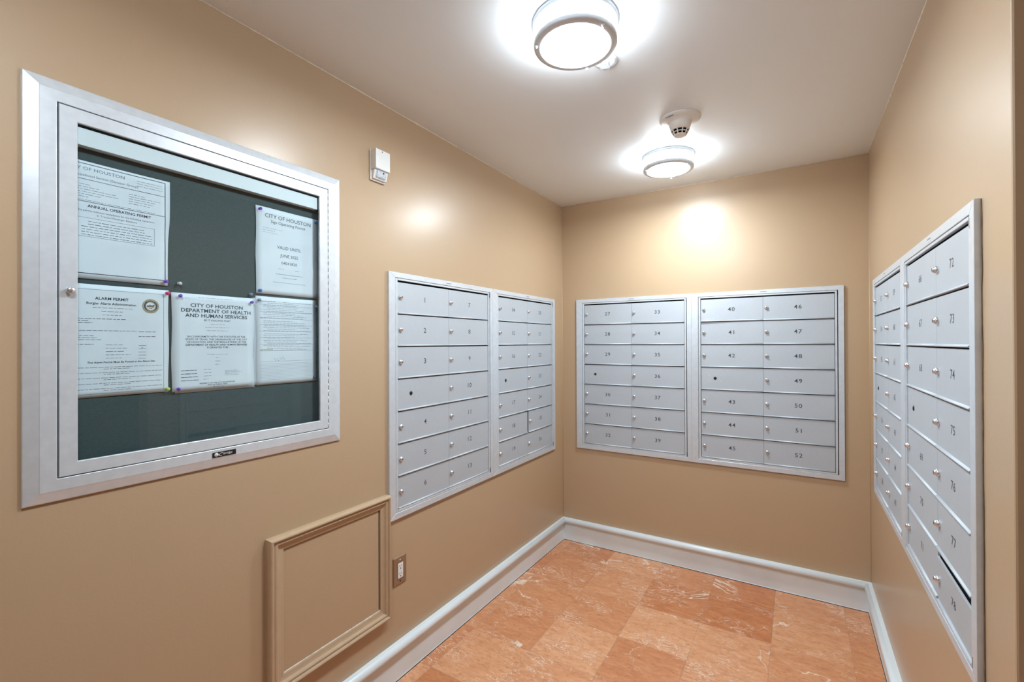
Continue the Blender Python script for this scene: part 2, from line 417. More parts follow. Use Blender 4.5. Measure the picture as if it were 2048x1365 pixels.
# ------------------------------------------------------------------ ceiling lamps
def lamp(x, y, label, dim=''):
    root = empty('ceiling_lamp', label, 'ceiling lamp', 'round flush ceiling lamps'); root.location = (x, y, H)
    bm = bmesh.new()
    lathe(bm, [(0, 0), (.1335, 0), (.1335, -.006), (.131, -.014), (.126, -.017), (.118, -.017)], 64)
    link('base_pan', bm, 'lamp_metal', root)
    bm = bmesh.new()
    lathe(bm, [(.1165, -.012), (.1165, -.062)], 32, mi=0)
    link('diffuser_side', bm, 'glow_side'+dim, root)
    bm = bmesh.new()
    bm.faces.new([bm.verts.new((.1088*math.cos(2*math.pi*k/32), .1088*math.sin(2*math.pi*k/32), -.0722)) for k in range(32)])
    link('diffuser', bm, 'glow'+dim, root)
    bm = bmesh.new()
    lathe(bm, [(.1085, -.0600), (.1275, -.0585), (.1290, -.0615), (.1290, -.0715), (.1270, -.0745), (.1100, -.0765), (.1085, -.0755), (.1085, -.0600)], 64)
    link('ring', bm, 'lamp_metal', root)
    for k in range(3):
        a = math.radians(95 + 120*k)
        px, py = .1225*math.cos(a), .1225*math.sin(a)
        bm = bmesh.new()
        lathe(bm, [(0, -.010), (.0022, -.010), (.0022, -.0745), (.0045, -.0750), (.0045, -.0790), (.003, -.0830), (0, -.0838)], 12, (px, py, 0))
        link('post', bm, 'lamp_metal', root)
    return root
lamp(.884, -1.755, 'round flush ceiling lamp nearest the camera, beside the small sprinkler plate')
lamp(.886, -.536, 'round flush ceiling lamp farther back, behind the smoke detector')

lamp(.885, -2.974, 'round flush ceiling lamp above the camera, first of the row', '_dim')

# ------------------------------------------------------------------ smoke detector
sd = empty('smoke_detector', 'white cone-shaped smoke detector on the ceiling between the lamps', 'smoke detector'); sd.location = (1.030, -.936, H)
bm = bmesh.new()
lathe(bm, [(0, 0), (.0875, 0), (.0880, -.003), (.085, -.0075), (.070, -.0120), (.055, -.0150), (.053, -.0160), (.051, -.0200), (0, -.0200)], 48)
base = link('base_plate', bm, 'offwhite', sd)
bm = bmesh.new(); t = bmesh.new(); bevbox(t, -.018, .018, -.003, .003, -.002, .0006, .0004)
merge(bm, t, Matrix.Translation((-.030, -.070, -.0108)) @ Matrix.Rotation(math.radians(-23), 4, 'Z') @ Matrix.Rotation(math.radians(14), 4, 'X'))
link('label_mark', bm, 'ink_grey', base)
bm = bmesh.new()
lathe(bm, [(.0480, -.018), (.0475, -.026), (.040, -.050), (.0385, -.0515)], 48)
link('cone', bm, 'offwhite', sd)
bm = bmesh.new(); lathe(bm, [(0, -.050), (.0345, -.050), (.0235, -.0745), (0, -.0745)], 32)
link('sensor_chamber', bm, 'dark', sd)
bm = bmesh.new()
for (ra, za, rb, zb) in ((.0385, -.0510, .0372, -.0540), (.0325, -.0618, .0312, -.0646), (.0265, -.0722, .0250, -.0755)):
    lathe(bm, [(ra, za), (rb, zb), (rb-.004, zb), (ra-.004, za), (ra, za)], 32)
for k in range(10):
    a = 2*math.pi*(k+.3)/10
    t = bmesh.new(); box(t, -.0022, .0022, -.0015, .0015, 0, .0265)
    ax = Matrix.Translation((.0265*math.cos(a), .0265*math.sin(a), -.0755)) @ Matrix.Rotation(a+math.pi/2, 4, 'Z') @ Matrix.Rotation(.49, 4, 'X')
    merge(bm, t, ax)
link('vent_cage', bm, 'offwhite', sd)
bm = bmesh.new(); lathe(bm, [(.0262, -.0735), (.0250, -.0775), (.0225, -.0788), (0, -.0790)], 32)
link('cap', bm, 'offwhite', sd)

# ------------------------------------------------------------------ sprinkler
sp_ = empty('sprinkler_head', 'small round ceiling sprinkler plate just behind the nearest lamp', 'sprinkler'); sp_.location = (.8959, -1.521, H)
bm = bmesh.new(); lathe(bm, [(0, 0), (.0430, 0), (.0428, -.003), (.038, -.0065), (.026, -.0075), (.022, -.004), (0, -.004)], 40)
link('escutcheon', bm, 'lamp_metal', sp_)
bm = bmesh.new(); lathe(bm, [(0, -.004), (.0095, -.004), (.0095, -.010), (.006, -.012), (0, -.012)], 16)
for s in (-1, 1):
    t = bmesh.new(); box(t, s*.0095-.0018, s*.0095+.0018, -.0022, .0022, -.024, -.008); merge(bm, t)
lathe(bm, [(0, -.022), (.011, -.022), (.009, -.026), (0, -.027)], 16)
link('sprinkler_body', bm, 'lamp_metal', sp_)
bm = bmesh.new()
for k in range(14):
    a = 2*math.pi*k/14; t = bmesh.new(); box(t, .006, .0165, -.0021, .0021, -.0285, -.0272)
    merge(bm, t, Matrix.Rotation(a, 4, 'Z'))
lathe(bm, [(0, -.0272), (.009, -.0272), (.009, -.0288), (0, -.0288)], 16)
link('deflector', bm, 'lamp_metal', sp_)

# ------------------------------------------------------------------ mailbox banks
FO = .012          # flange proud of the wall
FD = .0045         # door face
def lock_mesh():
    bm = bmesh.new()
    lathe(bm, [(.0100, 0), (.0100, .0050), (.0090, .0064), (.0074, .0068), (.0070, .0104), (.0062, .0114), (0, .0114)], 20, axis='Y', mi=0)
    t = bmesh.new(); box(t, -.0011, .0011, -.0118, -.0112, -.0040, .0040); merge(bm, t, mi=1)
    return bm
_lk = {}
def lock_obj(parent, x, z, y, angle):
    if 'd' not in _lk:
        o = link('lock', lock_mesh(), ['chrome', 'dark'], parent); _lk['d'] = o
    else:
        o = child_copy('lock', _lk['d'], parent)
    o.location = (x, y, z); o.rotation_euler = (0, angle, 0)
    return o
def bank(wall, u0, u1, cols, zt, pitch, z0, z1, n1, label, left_first=True, flange=(.05, .03), special=None, rows=7, sizes=.033):
    """u0..u1 outer flange; cols = (a, b, c): left door edge, split, right door edge; zt = top of the doors"""
    special = special or {}
    root = empty('mailbox_bank', label, 'mailbox bank', 'aluminium mailbox banks in the alcove walls'); on_wall(root, wall, u0, z0)
    X = lambda u: u-u0
    wd_, ht = u1-u0, z1-z0
    a, b, c = (X(v) for v in cols); zb = zt-rows*pitch
    top, bot = zt-z0, zb-z0
    # flange: four mitred pieces
    il, ir, ib, it = a-.0160, c+.0165, bot-.0125, top+.0150
    quad = {'flange_top': ((0, ht), (wd_, ht), (ir, it), (il, it)), 'flange_bottom': ((0, 0), (il, ib), (ir, ib), (wd_, 0)),
            'flange_side': ((0, 0), (0, ht), (il, it), (il, ib))}
    quad2 = ((wd_, 0), (ir, ib), (ir, it), (wd_, ht))
    for nm, q in list(quad.items())+[('flange_side', quad2)]:
        bm = bmesh.new(); prism(bm, q, -FO, 0)
        bmesh.ops.bevel(bm, geom=[e for e in bm.edges if all(abs(v.co.y+FO) < 1e-6 for v in e.verts)], offset=.0008, segments=1, affect='EDGES')
        link(nm, bm, 'rail', root)
    # back plate behind the doors (seen only as dark joints)
    bm = bmesh.new(); box(bm, il+.0004, ir-.0004, -.0012, 0, ib+.0004, it-.0004); link('back_plate', bm, 'dark', root)
    # inner door-frame stiles, head and sill
    bm = bmesh.new(); bevbox(bm, il+.0022, a-.0022, -.0105, -.0008, ib+.001, it-.002, .0008); link('frame_stile', bm, 'rail', root)
    bm = bmesh.new(); bevbox(bm, c+.0020, ir-.0042, -.0100, -.0008, ib+.001, it-.002, .0008); link('frame_stile', bm, 'rail', root)
    bm = bmesh.new(); bevbox(bm, a-.0016, c+.0018, -.0105, -.0008, top+.0048, it-.0014, .0008); link('frame_head', bm, 'rail', root)
    bm = bmesh.new(); bevbox(bm, a-.0016, c+.0018, -.0105, -.0008, ib+.0012, bot-.0012, .0008); link('frame_sill', bm, 'rail', root)
    # hinge pin slots and maker's tag
    for zz in (it-.030, ib+.006):
        bm = bmesh.new(); bevbox(bm, ir-.0036, ir-.0006, -.0119, -.0010, zz, zz+.024, .0003); link('hinge_slot', bm, 'dark', root)
    bm = bmesh.new(); bevbox(bm, (a+c)/2-.019, (a+c)/2+.019, -FO-.0006, -FO+.0002, ht-.0215, ht-.0105, .0002)
    tg = link('maker_tag', bm, 'rail', root)
    bm = bmesh.new()
    prism(bm, (((a+c)/2-.017, ht-.0138), ((a+c)/2+.017, ht-.0138), ((a+c)/2+.017, ht-.0108), ((a+c)/2-.017, ht-.0108)), -FO-.0008, -FO-.0005)
    link('tag_print', bm, 'ink_grey', tg)
    k = n1
    for ci, (xa, xb) in enumerate(((a, b), (b, c))):
        for ri in range(rows):
            blank = ci == 0 and ri == 3
            zt_, zb_ = top-ri*pitch, top-(ri+1)*pitch
            w = xb-xa-.0012; h = pitch-.0034
            # door panel with a rounded lip along the bottom edge; local origin = lower left corner of the panel
            bm = bmesh.new()
            prof = [(0, 0), (-.0082, 0), (-.0098, .0006), (-.0104, .0020), (-.0100, .0038), (-.0086, .0048), (-FD-.0008, .0060), (-FD, .0072), (-FD, h-.0006), (-FD+.0006, h), (0, h)]
            ra = [bm.verts.new((0, y, z)) for y, z in prof]; rb = [bm.verts.new((w, y, z)) for y, z in prof]
            for i in range(len(prof)):
                j = (i+1) % len(prof); f = bm.faces.new((ra[i], ra[j], rb[j], rb[i])); f.smooth = 1 <= i <= 6
            bm.faces.new(ra); bm.faces.new(rb[::-1])
            num = None if blank else k
            sp = special.get(num)
            if sp == 'bent':
                bmesh.ops.subdivide_edges(bm, edges=[e for e in bm.edges if abs(e.verts[0].co.x-e.verts[1].co.x) > .1], cuts=8)
                for v in bm.verts:
                    tz = max(0, 1-v.co.z/h); tx = max(0, 1-v.co.x/(w*.8))
                    v.co.y -= .006*tz**1.5*tx**1.5
            d = link('door', bm, 'door', root); d.location = (xa+.0006, -.0014, zb_+.0003)
            d.data.name = 'mailbox_door'
            if sp == 'ajar':    # door stands open a crack at its lock edge
                d.location = (xa+.0140, -.0014, zb_+.0003); d.rotation_euler = (0, 0, 0); d.scale = ((w-.0135)/w, 1, 1)
            if sp == 'sagged':
                d.location = (xa+.0006, -.0014, zb_-.0045); d.scale = (1, 1, .905); d.rotation_euler = (math.radians(1.2), math.radians(.9), 0)
            ang = random.uniform(-.5, .5)
            if blank:
                bm = bmesh.new()
                lathe(bm, [(0, .0008), (.0092, .0008), (.0092, 0), (.0085, .0016), (.0055, .0018)], 20, axis='Y', mi=0)
                t = bmesh.new(); lathe(t, [(0, .0024), (.0058, .0024), (.0062, .0008)], 16, axis='Y'); merge(bm, t, mi=1)
                t = bmesh.new(); box(t, -.0010, .0010, -.0030, -.0024, -.004, .004); merge(bm, t, mi=0)
                l = link('master_lock', bm, ['engrave', 'dark'], d); l.location = (w*.235, -FD, h*.52)
                for sx in (-1, 1):
                    for sz in (-1, 1):
                        bm = bmesh.new(); lathe(bm, [(0, .0003), (.0018, .0003), (.0022, 0)], 8, axis='Y')
                        q = link('rivet', bm, 'rail', d); q.location = (w*.235+sx*.0335, -FD, h*.52+sz*.0175)
            else:
                lock_obj(d, .0165, h*.53, -FD-(.0013 if sp == 'bent' else 0), ang)
                bm = bmesh.new(); text_bm(bm, str(num), w*.505, h*.53-sizes*.36, sizes, -FD-.0002-(.0012 if sp == 'bent' else 0), sx=1.12, space=1.12, bold=.006)
                link('number', bm, 'engrave', d)
                k += 1
    return root
ZL = 1.7065; PL = .1403
bank('L', -1.7090, -.9335, (-1.6555, -1.3130, -.9745), ZL, PL, .6857, 1.7445, 1, 'aluminium mailbox bank numbered 1 to 13, next to the notice board')
bank('L', -.9330, -.1460, (-.8690, -.5330, -.1950), ZL, PL, .6857, 1.7445, 14, 'aluminium mailbox bank numbered 14 to 26, with door 25 pulled aside', special={25: 'ajar'})
bank('B', .1163, .9032, (.1775, .5170, .8590), 1.7065, .14085, .6815, 1.7455, 27, 'aluminium mailbox bank numbered 27 to 39, left on the end wall')
bank('B', .9036, 1.6885, (.9590, 1.3015, 1.6460), 1.7065, .14085, .6815, 1.7455, 40, 'aluminium mailbox bank numbered 40 to 52, right on the end wall', special={40: 'bent'})
bank('R', .2250, .9475, (.2700, .6110, .9120), 1.6990, .1374, .7020, 1.7400, 53, 'aluminium mailbox bank numbered 53 to 65, far end of the right wall')
bank('R', .9480, 1.7430, (1.0180, 1.4020, 1.6980), 1.6990, .1374, .7020, 1.7400, 66, 'aluminium mailbox bank numbered 66 to 78, near end of the right wall', special={78: 'sagged'})

bF = [o for o in bpy.data.objects if o.get('label', '').startswith('aluminium mailbox bank numbered 66')][0]
bm = bmesh.new()
zz = [0.0]
while zz[-1] < 1.036: zz.append(min(1.036, zz[-1]+random.uniform(.03, .09)))
ed = [.7985+random.uniform(0, .006) for _ in zz]
for (a0, b0), (a1, b1) in zip(zip(zz, ed), zip(zz[1:], ed[1:])):
    q = [bm.verts.new(p) for p in ((.7952, -.0006, a0), (b0, -.0006, a0), (b1, -.0006, a1), (.7952, -.0006, a1))]; bm.faces.new(q)
bmesh.ops.remove_doubles(bm, verts=bm.verts[:], dist=1e-6)
bmesh.ops.solidify(bm, geom=bm.faces[:], thickness=-.0006)
gp = link('wall_gap', bm, 'gap', bF); gp['label'] = 'ragged brown gap between flange and wall'

# ------------------------------------------------------------------ notice board display case
nb = empty('notice_board', 'aluminium framed glass notice board with dark felt on the left wall', 'notice board'); on_wall(nb, 'L', -2.7868, 1.0758)
nw, nh = 2.7868-1.9496, 2.0553-1.0758
def mitred(name, parent, w0, h0, w1, h1, prof, mat, x=0, z=0):
    """four mitred bars between an outer and inner rectangle; prof = (t 0..1 outer->inner, out)"""
    ow, oh = w1[0], h1[0]; iw, ih = w1[1], h1[1]
    outer = [(x+ow[0], z+oh[0]), (x+ow[1], z+oh[0]), (x+ow[1], z+oh[1]), (x+ow[0], z+oh[1])]
    inner = [(x+iw[0], z+ih[0]), (x+iw[1], z+ih[0]), (x+iw[1], z+ih[1]), (x+iw[0], z+ih[1])]
    for k in range(4):
        bm = bmesh.new(); a, b = k, (k+1) % 4
        rowa = [bm.verts.new((outer[a][0]*(1-t)+inner[a][0]*t, -o, outer[a][1]*(1-t)+inner[a][1]*t)) for t, o in prof]
        rowb = [bm.verts.new((outer[b][0]*(1-t)+inner[b][0]*t, -o, outer[b][1]*(1-t)+inner[b][1]*t)) for t, o in prof]
        for i in range(len(prof)):
            j = (i+1) % len(prof); bm.faces.new((rowa[i], rowa[j], rowb[j], rowb[i]))
        bm.faces.new(rowa); bm.faces.new(rowb[::-1])
        link(name, bm, mat, parent)
gl, gr, gb, gt = .0560, nw-.0545, .0530, nh-.0515          # joint between case and door
il, ir, ib, it = .0920, nw-.0900, .0865, nh-.0865          # opening of the door
mitred('case_rail', nb, 0, 0, ((0, nw), (gl, gr)), ((0, nh), (gb, gt)), [(0, 0), (0, .0050), (.03, .0062), (.46, .0128), (.49, .0136), (.98, .0142), (1, .0136), (1, 0)], 'frame')
door = bpy.data.objects.new('door', None); COL.objects.link(door); door.parent = nb; door.empty_display_size = .05
mitred('door_rail', door, 0, 0, ((gl+.0032, gr-.0024), (il, ir)), ((gb+.0026, gt-.0022), (ib, it)), [(0, .0060), (0, .0132), (.03, .0142), (.96, .0142), (1, .0132), (1, .0060)], 'frame')
bm = bmesh.new(); box(bm, il-.004, ir+.004, -.0105, -.0075, ib-.004, it+.004); link('glass_pane', bm, 'glass', door)
bm = bmesh.new(); lathe(bm, [(.0055, 0), (.0055, .004), (.0085, .006), (.0085, .010), (.006, .012), (0, .0125)], 24, axis='Y')
kn = link('knob', bm, 'chrome', door); kn.location = (.0778, -.0142, 1.5663-1.0758)
# piano hinge knuckles along the right joint
for k in range(36):
    bm = bmesh.new() if k == 0 else None
    zz = gb+.006+k*(gt-gb-.012)/36
    if k == 0:
        lathe(bm, [(0, 0), (.0013, 0), (.0013, (gt-gb)/36*.62), (0, (gt-gb)/36*.62)], 8)
        hk = link('hinge_knuckle', bm, 'nickel', door); hk.location = (gr-.0012, -.0128, zz)
    else: child_copy('hinge_knuckle', hk, door, (gr-.0012, -.0128, zz))
FX = .018                                                  # felt lies this far behind the wall face
bm = bmesh.new(); box(bm, gl-.0035, gr+.0035, FX, FX+.006, gb-.0035, gt+.0035); link('felt_board', bm, 'felt', nb)
mitred('case_side', nb, 0, 0, ((gl-.0035, gr+.0035), (gl-.0010, gr+.0010)), ((gb-.0035, gt+.0035), (gb-.0010, gt+.0010)), [(0, -FX), (0, -.0004), (1, -.0004), (1, -FX)], 'frame')
bm = bmesh.new(); bevbox(bm, il-.012, ir-.0030, -.0040, FX, 1.9215-1.0758, 1.9630-1.0758, .0006); link('header_panel', bm, 'header', nb)
# maker's badge
bd = bpy.data.objects.new('badge', None); COL.objects.link(bd); bd.parent = nb; bd.location = (-2.3988+2.7868, -.0140, 1.1052-1.0758)
bm = bmesh.new(); bevbox(bm, 0, .0663, -.0016, 0, 0, .0150, .0005); link('badge_plate', bm, 'black', bd)
bm = bmesh.new(); lathe(bm, [(0, .0020), (.0058, .0020), (.0058, .0012)], 24, (.0105, 0, .0075), 'Y'); link('badge_disc', bm, 'white', bd)
bm = bmesh.new()
for k in range(9):
    a0, a1 = math.radians(60+k*27), math.radians(60+(k+1)*27)
    q = [bm.verts.new((.0105+rr*math.cos(a), -.0022, .0075+rr*math.sin(a))) for rr, a in ((.0024, a0), (.0024, a1), (.0034, a1), (.0034, a0))]
    bm.faces.new(q)
prism(bm, ((.0105, .0068), (.0134, .0068), (.0134, .0078), (.0105, .0078)), -.0023, -.0021)
link('badge_mark', bm, 'ink_grey', bd)
bm = bmesh.new(); text_bm(bm, 'C', .0178, .0028, .0135, -.0018, 'LEFT', 1.1, .35); text_bm(bm, 'laridge', .0288, .0052, .0098, -.0018, 'LEFT', 1.02, .35)
link('badge_lettering', bm, 'white', bd)

# ------------------------------------------------------------------ notices pinned behind the glass
KP = (1.4687+.018)/1.4687
def deep(y, z): return -3.0837+(y+3.0837)*KP, 1.4398+(z-1.4398)*KP
def sheet(name, y0, y1, z0, z1, label, curl=.002, seed=0, out=.0016, folds=(), slant=0):
    """a sheet of paper hung on the felt; returns (object, surface function). local x right, z up from lower-left corner"""
    (y0, z0), (y1, z1) = deep(y0, z0), deep(y1, z1)
    rnd = random.Random(seed); w, h = y1-y0, z1-z0
    nx, nz = 10, 18
    ph = rnd.uniform(0, 6)
    def surf(x, z):
        s, t = x/w, z/h
        d = curl*(.5+.5*math.sin(2.2*s*math.pi+ph))*(.35+.65*abs(math.sin(t*math.pi*1.3+ph)))
        for f in folds: d += .0011*max(0, 1-abs(t-f)/.10)
        return -(out+d)
    bm = bmesh.new(); g1 = []
    ws = lambda i, k: (w*i/nx + slant*(k/nz-.5))
    for k in range(nz+1):
        g1.append([bm.verts.new((ws(i, k)+.0010*math.sin(3*k/nz*math.pi+ph)*(1 if i == nx else (1 if i == 0 else 0)), surf(w*i/nx, h*k/nz), h*k/nz)) for i in range(nx+1)])
    back = [[bm.verts.new(v.co+Vector((0, .0002, 0))) for v in row] for row in g1]
    for k in range(nz):
        for i in range(nx):
            bm.faces.new((g1[k][i], g1[k][i+1], g1[k+1][i+1], g1[k+1][i])).smooth = True
            bm.faces.new((back[k][i], back[k+1][i], back[k+1][i+1], back[k][i+1])).smooth = True
    for k in range(nz):
        for i_ in (0, nx): bm.faces.new((g1[k][i_], g1[k+1][i_], back[k+1][i_], back[k][i_]))
    for i in range(nx):
        for k_ in (0, nz): bm.faces.new((g1[k_][i], g1[k_][i+1], back[k_][i+1], back[k_][i]))
    root = empty('notice', label, 'notice', 'notices behind the glass'); on_wall(root, 'L', y0, z0, -FX)
    link('sheet', bm, 'paper', root)
    return root, surf, w, h
class Ink:
    """collects flat print for one sheet"""
    def __init__(s, root, surf, w, h): s.bm = bmesh.new(); s.root, s.surf, s.w, s.h = root, surf, w, h; s.mats = ['ink', 'ink_grey']
    def text(s, t, x, z, size, align='CENTER', mi=0, bold=0., sx=1.): text_bm(s.bm, t, x*s.w, z*s.h, size, 0, align, sx, 0, mi, bold)
    def bar(s, x0, x1, z, th, mi=1):
        prism2 = ((x0*s.w, z*s.h), (x1*s.w, z*s.h), (x1*s.w, z*s.h+th), (x0*s.w, z*s.h+th))
        n = max(1, int((x1-x0)*10))
        for i in range(n):
            a, b = x0+(x1-x0)*i/n, x0+(x1-x0)*(i+1)/n
            f = s.bm.faces.new([s.bm.verts.new((xx*s.w, 0, z*s.h+dz)) for xx, dz in ((a, 0), (b, 0), (b, th), (a, th))]); f.material_index = mi
    def vbar(s, x, z0, z1, th, mi=1):
        n = 14
        for i in range(n):
            a, b = z0+(z1-z0)*i/n, z0+(z1-z0)*(i+1)/n
            f = s.bm.faces.new([s.bm.verts.new((x*s.w+dx, 0, zz*s.h)) for dx, zz in ((0, a), (th, a), (th, b), (0, b))]); f.material_index = mi
    def greek(s, x0, x1, z, th=.0011, mi=1, rnd=random, gap=.010):
        """a line of print too small to read"""
        x = x0
        while x < x1:
            w_ = rnd.uniform(.02, .07); s.bar(x, min(x+w_, x1), z, th*rnd.uniform(.8, 1.1), mi); x += w_+gap
    def done(s):
        for v in s.bm.verts: v.co.y = s.surf(min(max(v.co.x, 0), s.w), min(max(v.co.z, 0), s.h))-.00025
        return link('printed_text', s.bm, s.mats, s.root)
# 1 elevator permit (left edge hidden behind the door rail)
r_, sf, w, h = sheet('notice', -2.7150, -2.5035, 1.5995, 1.8850, 'annual operating permit with heavy printed border, upper left in the notice board', .0016, 3, folds=(.62, .33), slant=.008)
I = Ink(r_, sf, w, h)
I.text('CITY OF HOUSTON', .275, .925, .0115, mi=1, sx=1.12)
I.text('Occupational Section (Elevator Group)', .36, .872, .0085, mi=1)
for k in range(3): I.greek(.66, .93, .935-k*.022, .0008)
I.bar(.02, .955, .845, .0011, 0); I.bar(.02, .955, .975, .0016, 0); I.bar(.02, .955, .045, .0016, 0)
I.vbar(.955, .045, .98, .0016, 0); I.vbar(.02, .045, .98, .0016, 0)
for k in range(6): I.greek(.05, (.22, .30, .46, .48, .32, .2)[k], .80-k*.021, .0010, rnd=random.Random(k))
for k in range(5): I.greek(.58, (.74, .9, .86, .84, .8)[k], .80-k*.021, .0010, rnd=random.Random(k+9))
I.bar(.02, .955, .655, .0012, 0)
I.greek(.05, .85, .668, .0009)
I.text('ANNUAL OPERATING PERMIT', .50, .612, .0098, bold=.012)
I.text('This permit indicates compliance for the following equipment:', .47, .575, .0064, mi=1)
I.text('6  Traction Passenger Elevators', .47, .545, .0064, mi=1)
for z in (.52, .36): I.bar(.10, .84, z, .0007, 1)
for x in (.10, .84): I.vbar(x, .36, .523, .0008, 1)
for k in range(6): I.greek(.20 if k < 2 else .14, .74 if k < 2 else .82, .49-k*.023, .0011, rnd=random.Random(k+4), mi=0)
I.done()
# 2 alarm permit with the round city seal
r_, sf, w, h = sheet('notice', -2.7150, -2.5040, 1.3095, 1.5870, 'alarm permit notice with a round seal, lower left in the notice board', .0012, 5)
I = Ink(r_, sf, w, h)
I.text('ALARM PERMIT', .42, .868, .0100, bold=.015); I.text('Burglar Alarm Administration', .42, .825, .0084, bold=.012)
for k in range(3): I.greek((.24, .32, .33)[k], (.62, .52, .51)[k], .795-k*.032, .0010)
for k in range(3): I.greek(.02, (.55, .2, .24)[k], .695-k*.018, .0012, 0)
I.greek(.05, .66, .590, .0011); I.greek(.68, .86, .585, .0012, 0)
for k in range(3): I.greek(.02, (.25, .28, .32)[k], .545-k*.018, .0011)
I.greek(.68, .86, .540, .0012, 0); I.greek(.05, .25, .468, .0012, 0)
for k in range(5):
    I.greek(.36, (.52, .56, .54, .60, .51)[k], .462-k*.030, .0010, rnd=random.Random(k)); I.bar(.68, .755, .455-k*.030, .0007, 0)
I.text('x', .715, .432, .006)
I.text('This Alarm Permit Must Be Posted at the Alarm Site', .52, .300, .0066, bold=.012)
for k in range(5):
    I.greek(.03, .93, .262-k*.048, .0010, rnd=random.Random(k+20)); I.greek(.34, .60, .246-k*.048, .0010, rnd=random.Random(k+30))
I.bar(.03, .945, .955, .0007, 1); I.bar(.03, .945, .028, .0007, 1); I.vbar(.945, .028, .957, .0007, 1)
I.done()
sl = bpy.data.objects.new('seal', None); COL.objects.link(sl); sl.parent = r_; sl.location = (.805*w, sf(.805*w, .835*h)-.0004, .835*h)
for nm, prof, mt in (('seal_rim', [(.0190, .0003), (.0175, .0004), (.0150, .0004)], 'seal_tan'), ('seal_ring', [(.0150, .0004), (.0120, .0004)], 'seal_navy'),
                     ('seal_inner_rim', [(.0120, .0004), (.0108, .0004)], 'seal_tan')):
    bm = bmesh.new(); lathe(bm, prof, 40, axis='Y'); link(nm, bm, mt, sl)
bm = bmesh.new()
for t_, a in (('CITY', 90), ('TEXAS', 270)):
    for i, ch in enumerate(t_):
        aa = math.radians(a+(-1 if a == 90 else 1)*(i-(len(t_)-1)/2)*20)
        tb = bmesh.new(); text_bm(tb, ch, 0, -.0012, .0038, 0, bold=.01)
        merge(bm, tb, Matrix.Translation((.0135*math.cos(aa), -.0007, .0135*math.sin(aa))) @ Matrix.Rotation((math.pi/2-aa) if a == 90 else (-math.pi/2-aa), 4, 'Y'))
link('seal_lettering', bm, 'paper', sl)
bm = bmesh.new()   # engine, wagons and a small plough-like bar in the middle of the seal
prism(bm, ((-.0085, -.0012), (.0082, .0000), (.0082, .0036), (.0052, .0042), (.0046, .0022), (-.0010, .0024), (-.0014, .0040), (-.0030, .0040), (-.0034, .0018), (-.0085, .0014)), -.0006, -.0004)
for xx in (-.006, -.002, .003, .0065):
    t = bmesh.new(); lathe(t, [(0, .0007), (.0013, .0007)], 10, (xx, 0, -.0018), 'Y'); merge(bm, t)
prism(bm, ((-.004, -.0068), (.004, -.0062), (.0034, -.0050), (-.003, -.0056)), -.0006, -.0004)
link('seal_picture', bm, 'seal_brown', sl)
# 3 health department permit, a second sheet peeking out under it
sheet('notice', -2.4900, -2.2705, 1.3020, 1.5740, 'second sheet peeking out below the health department notice', .0006, 8, out=.0014)
r_, sf, w, h = sheet('notice', -2.4975, -2.2725, 1.3060, 1.5830, 'health department notice with three bold heading lines, lower middle of the notice board', .0014, 8, out=.0024, folds=(.48,))
I = Ink(r_, sf, w, h)
I.text('CITY OF HOUSTON', .53, .865, .0148, bold=.014, sx=1.12); I.text('DEPARTMENT OF HEALTH', .53, .812, .0148, bold=.014, sx=1.12); I.text('AND HUMAN SERVICES', .53, .760, .0148, bold=.014, sx=1.12)
I.text('BE IT KNOWN THAT', .53, .722, .0080, mi=0)
for k in range(3): I.greek((.44, .38, .40)[k], (.62, .68, .66)[k], .690-k*.034, .0009)
for k, t_ in enumerate(('IN CONFORMITY WITH THE STATUTES OF THE', 'STATE OF TEXAS, THE ORDINANCES OF THE CITY', 'OF HOUSTON, AND THE REGULATIONS OF THE', 'DEPARTMENT OF HEALTH AND HUMAN SERVICES', 'IS GRANTED THIS')):
    I.text(t_, .53, .550-k*.0285, .0076, bold=.008)
for k in range(4): I.greek((.40, .51, .50, .50)[k], (.66, .55, .56, .56)[k], .370-k*.036, .0010)
for k in range(4): I.greek(.10, (.28, .28, .30, .30)[k], .208-k*.034, .0016, 0, gap=.006); I.greek(.36, (.45, .45, .45, .42)[k], .212-k*.034, .0010)
for k in range(4): I.greek(.62, (.78, .84, .80, .80)[k], .190-k*.016, .0009)
I.text('PROPERTY OF THE CITY OF HOUSTON', .53, .062, .0056, bold=.008); I.text('POST IN PUBLIC VIEW', .53, .043, .0056, bold=.008); I.greek(.47, .60, .026, .0010, 0)
I.bar(.08, .92, .018, .0006, 1); I.greek(.30, .72, .965, .0008); I.greek(.06, .20, .95, .0006)
I.done()
# 4 form, lower right (two sheets)
sheet('notice', -2.2740, -2.0560, 1.3075, 1.5860, 'back sheet of the small-print form stack, lower right in the notice board', .0006, 11, out=.0014)
r_, sf, w, h = sheet('notice', -2.2640, -2.0480, 1.3060, 1.5930, 'small-print form with a signature, lower right in the notice board', .0014, 11, out=.0026, slant=-.003)
I = Ink(r_, sf, w, h)
rn = random.Random(5)
for k in range(31):
    z = .945-k*.0185
    if k in (0, 11, 19): continue
    I.greek(.06+(.05 if k % 5 else 0)+rn.choice((0, 0, .06)), rn.uniform(.6, .93), z, .0009, rnd=rn)
    if k % 4 == 2: I.bar(.05, .94, z-.006, .0005, 1)
I.greek(.06, .30, .945, .0014, 0); I.greek(.42, .94, .945, .0009)
for k in range(12): I.bar(.05, .94, .235-k*.0165, .0004, 1)
I.bar(.06, .94, .262, .0005, 1)
pts = [(.27+.012*i+.006*math.sin(i*2.1), .285+.016*math.sin(i*1.7)*(1 if i % 3 else 1.8)) for i in range(16)]
for (a, b), (c, d) in zip(pts, pts[1:]):
    q = [I.bm.verts.new((x*w, 0, z*h)) for x, z in ((a, b), (c, d), (c, d+.0035), (a, b+.0035))]
    I.bm.faces.new(q).material_index = 0
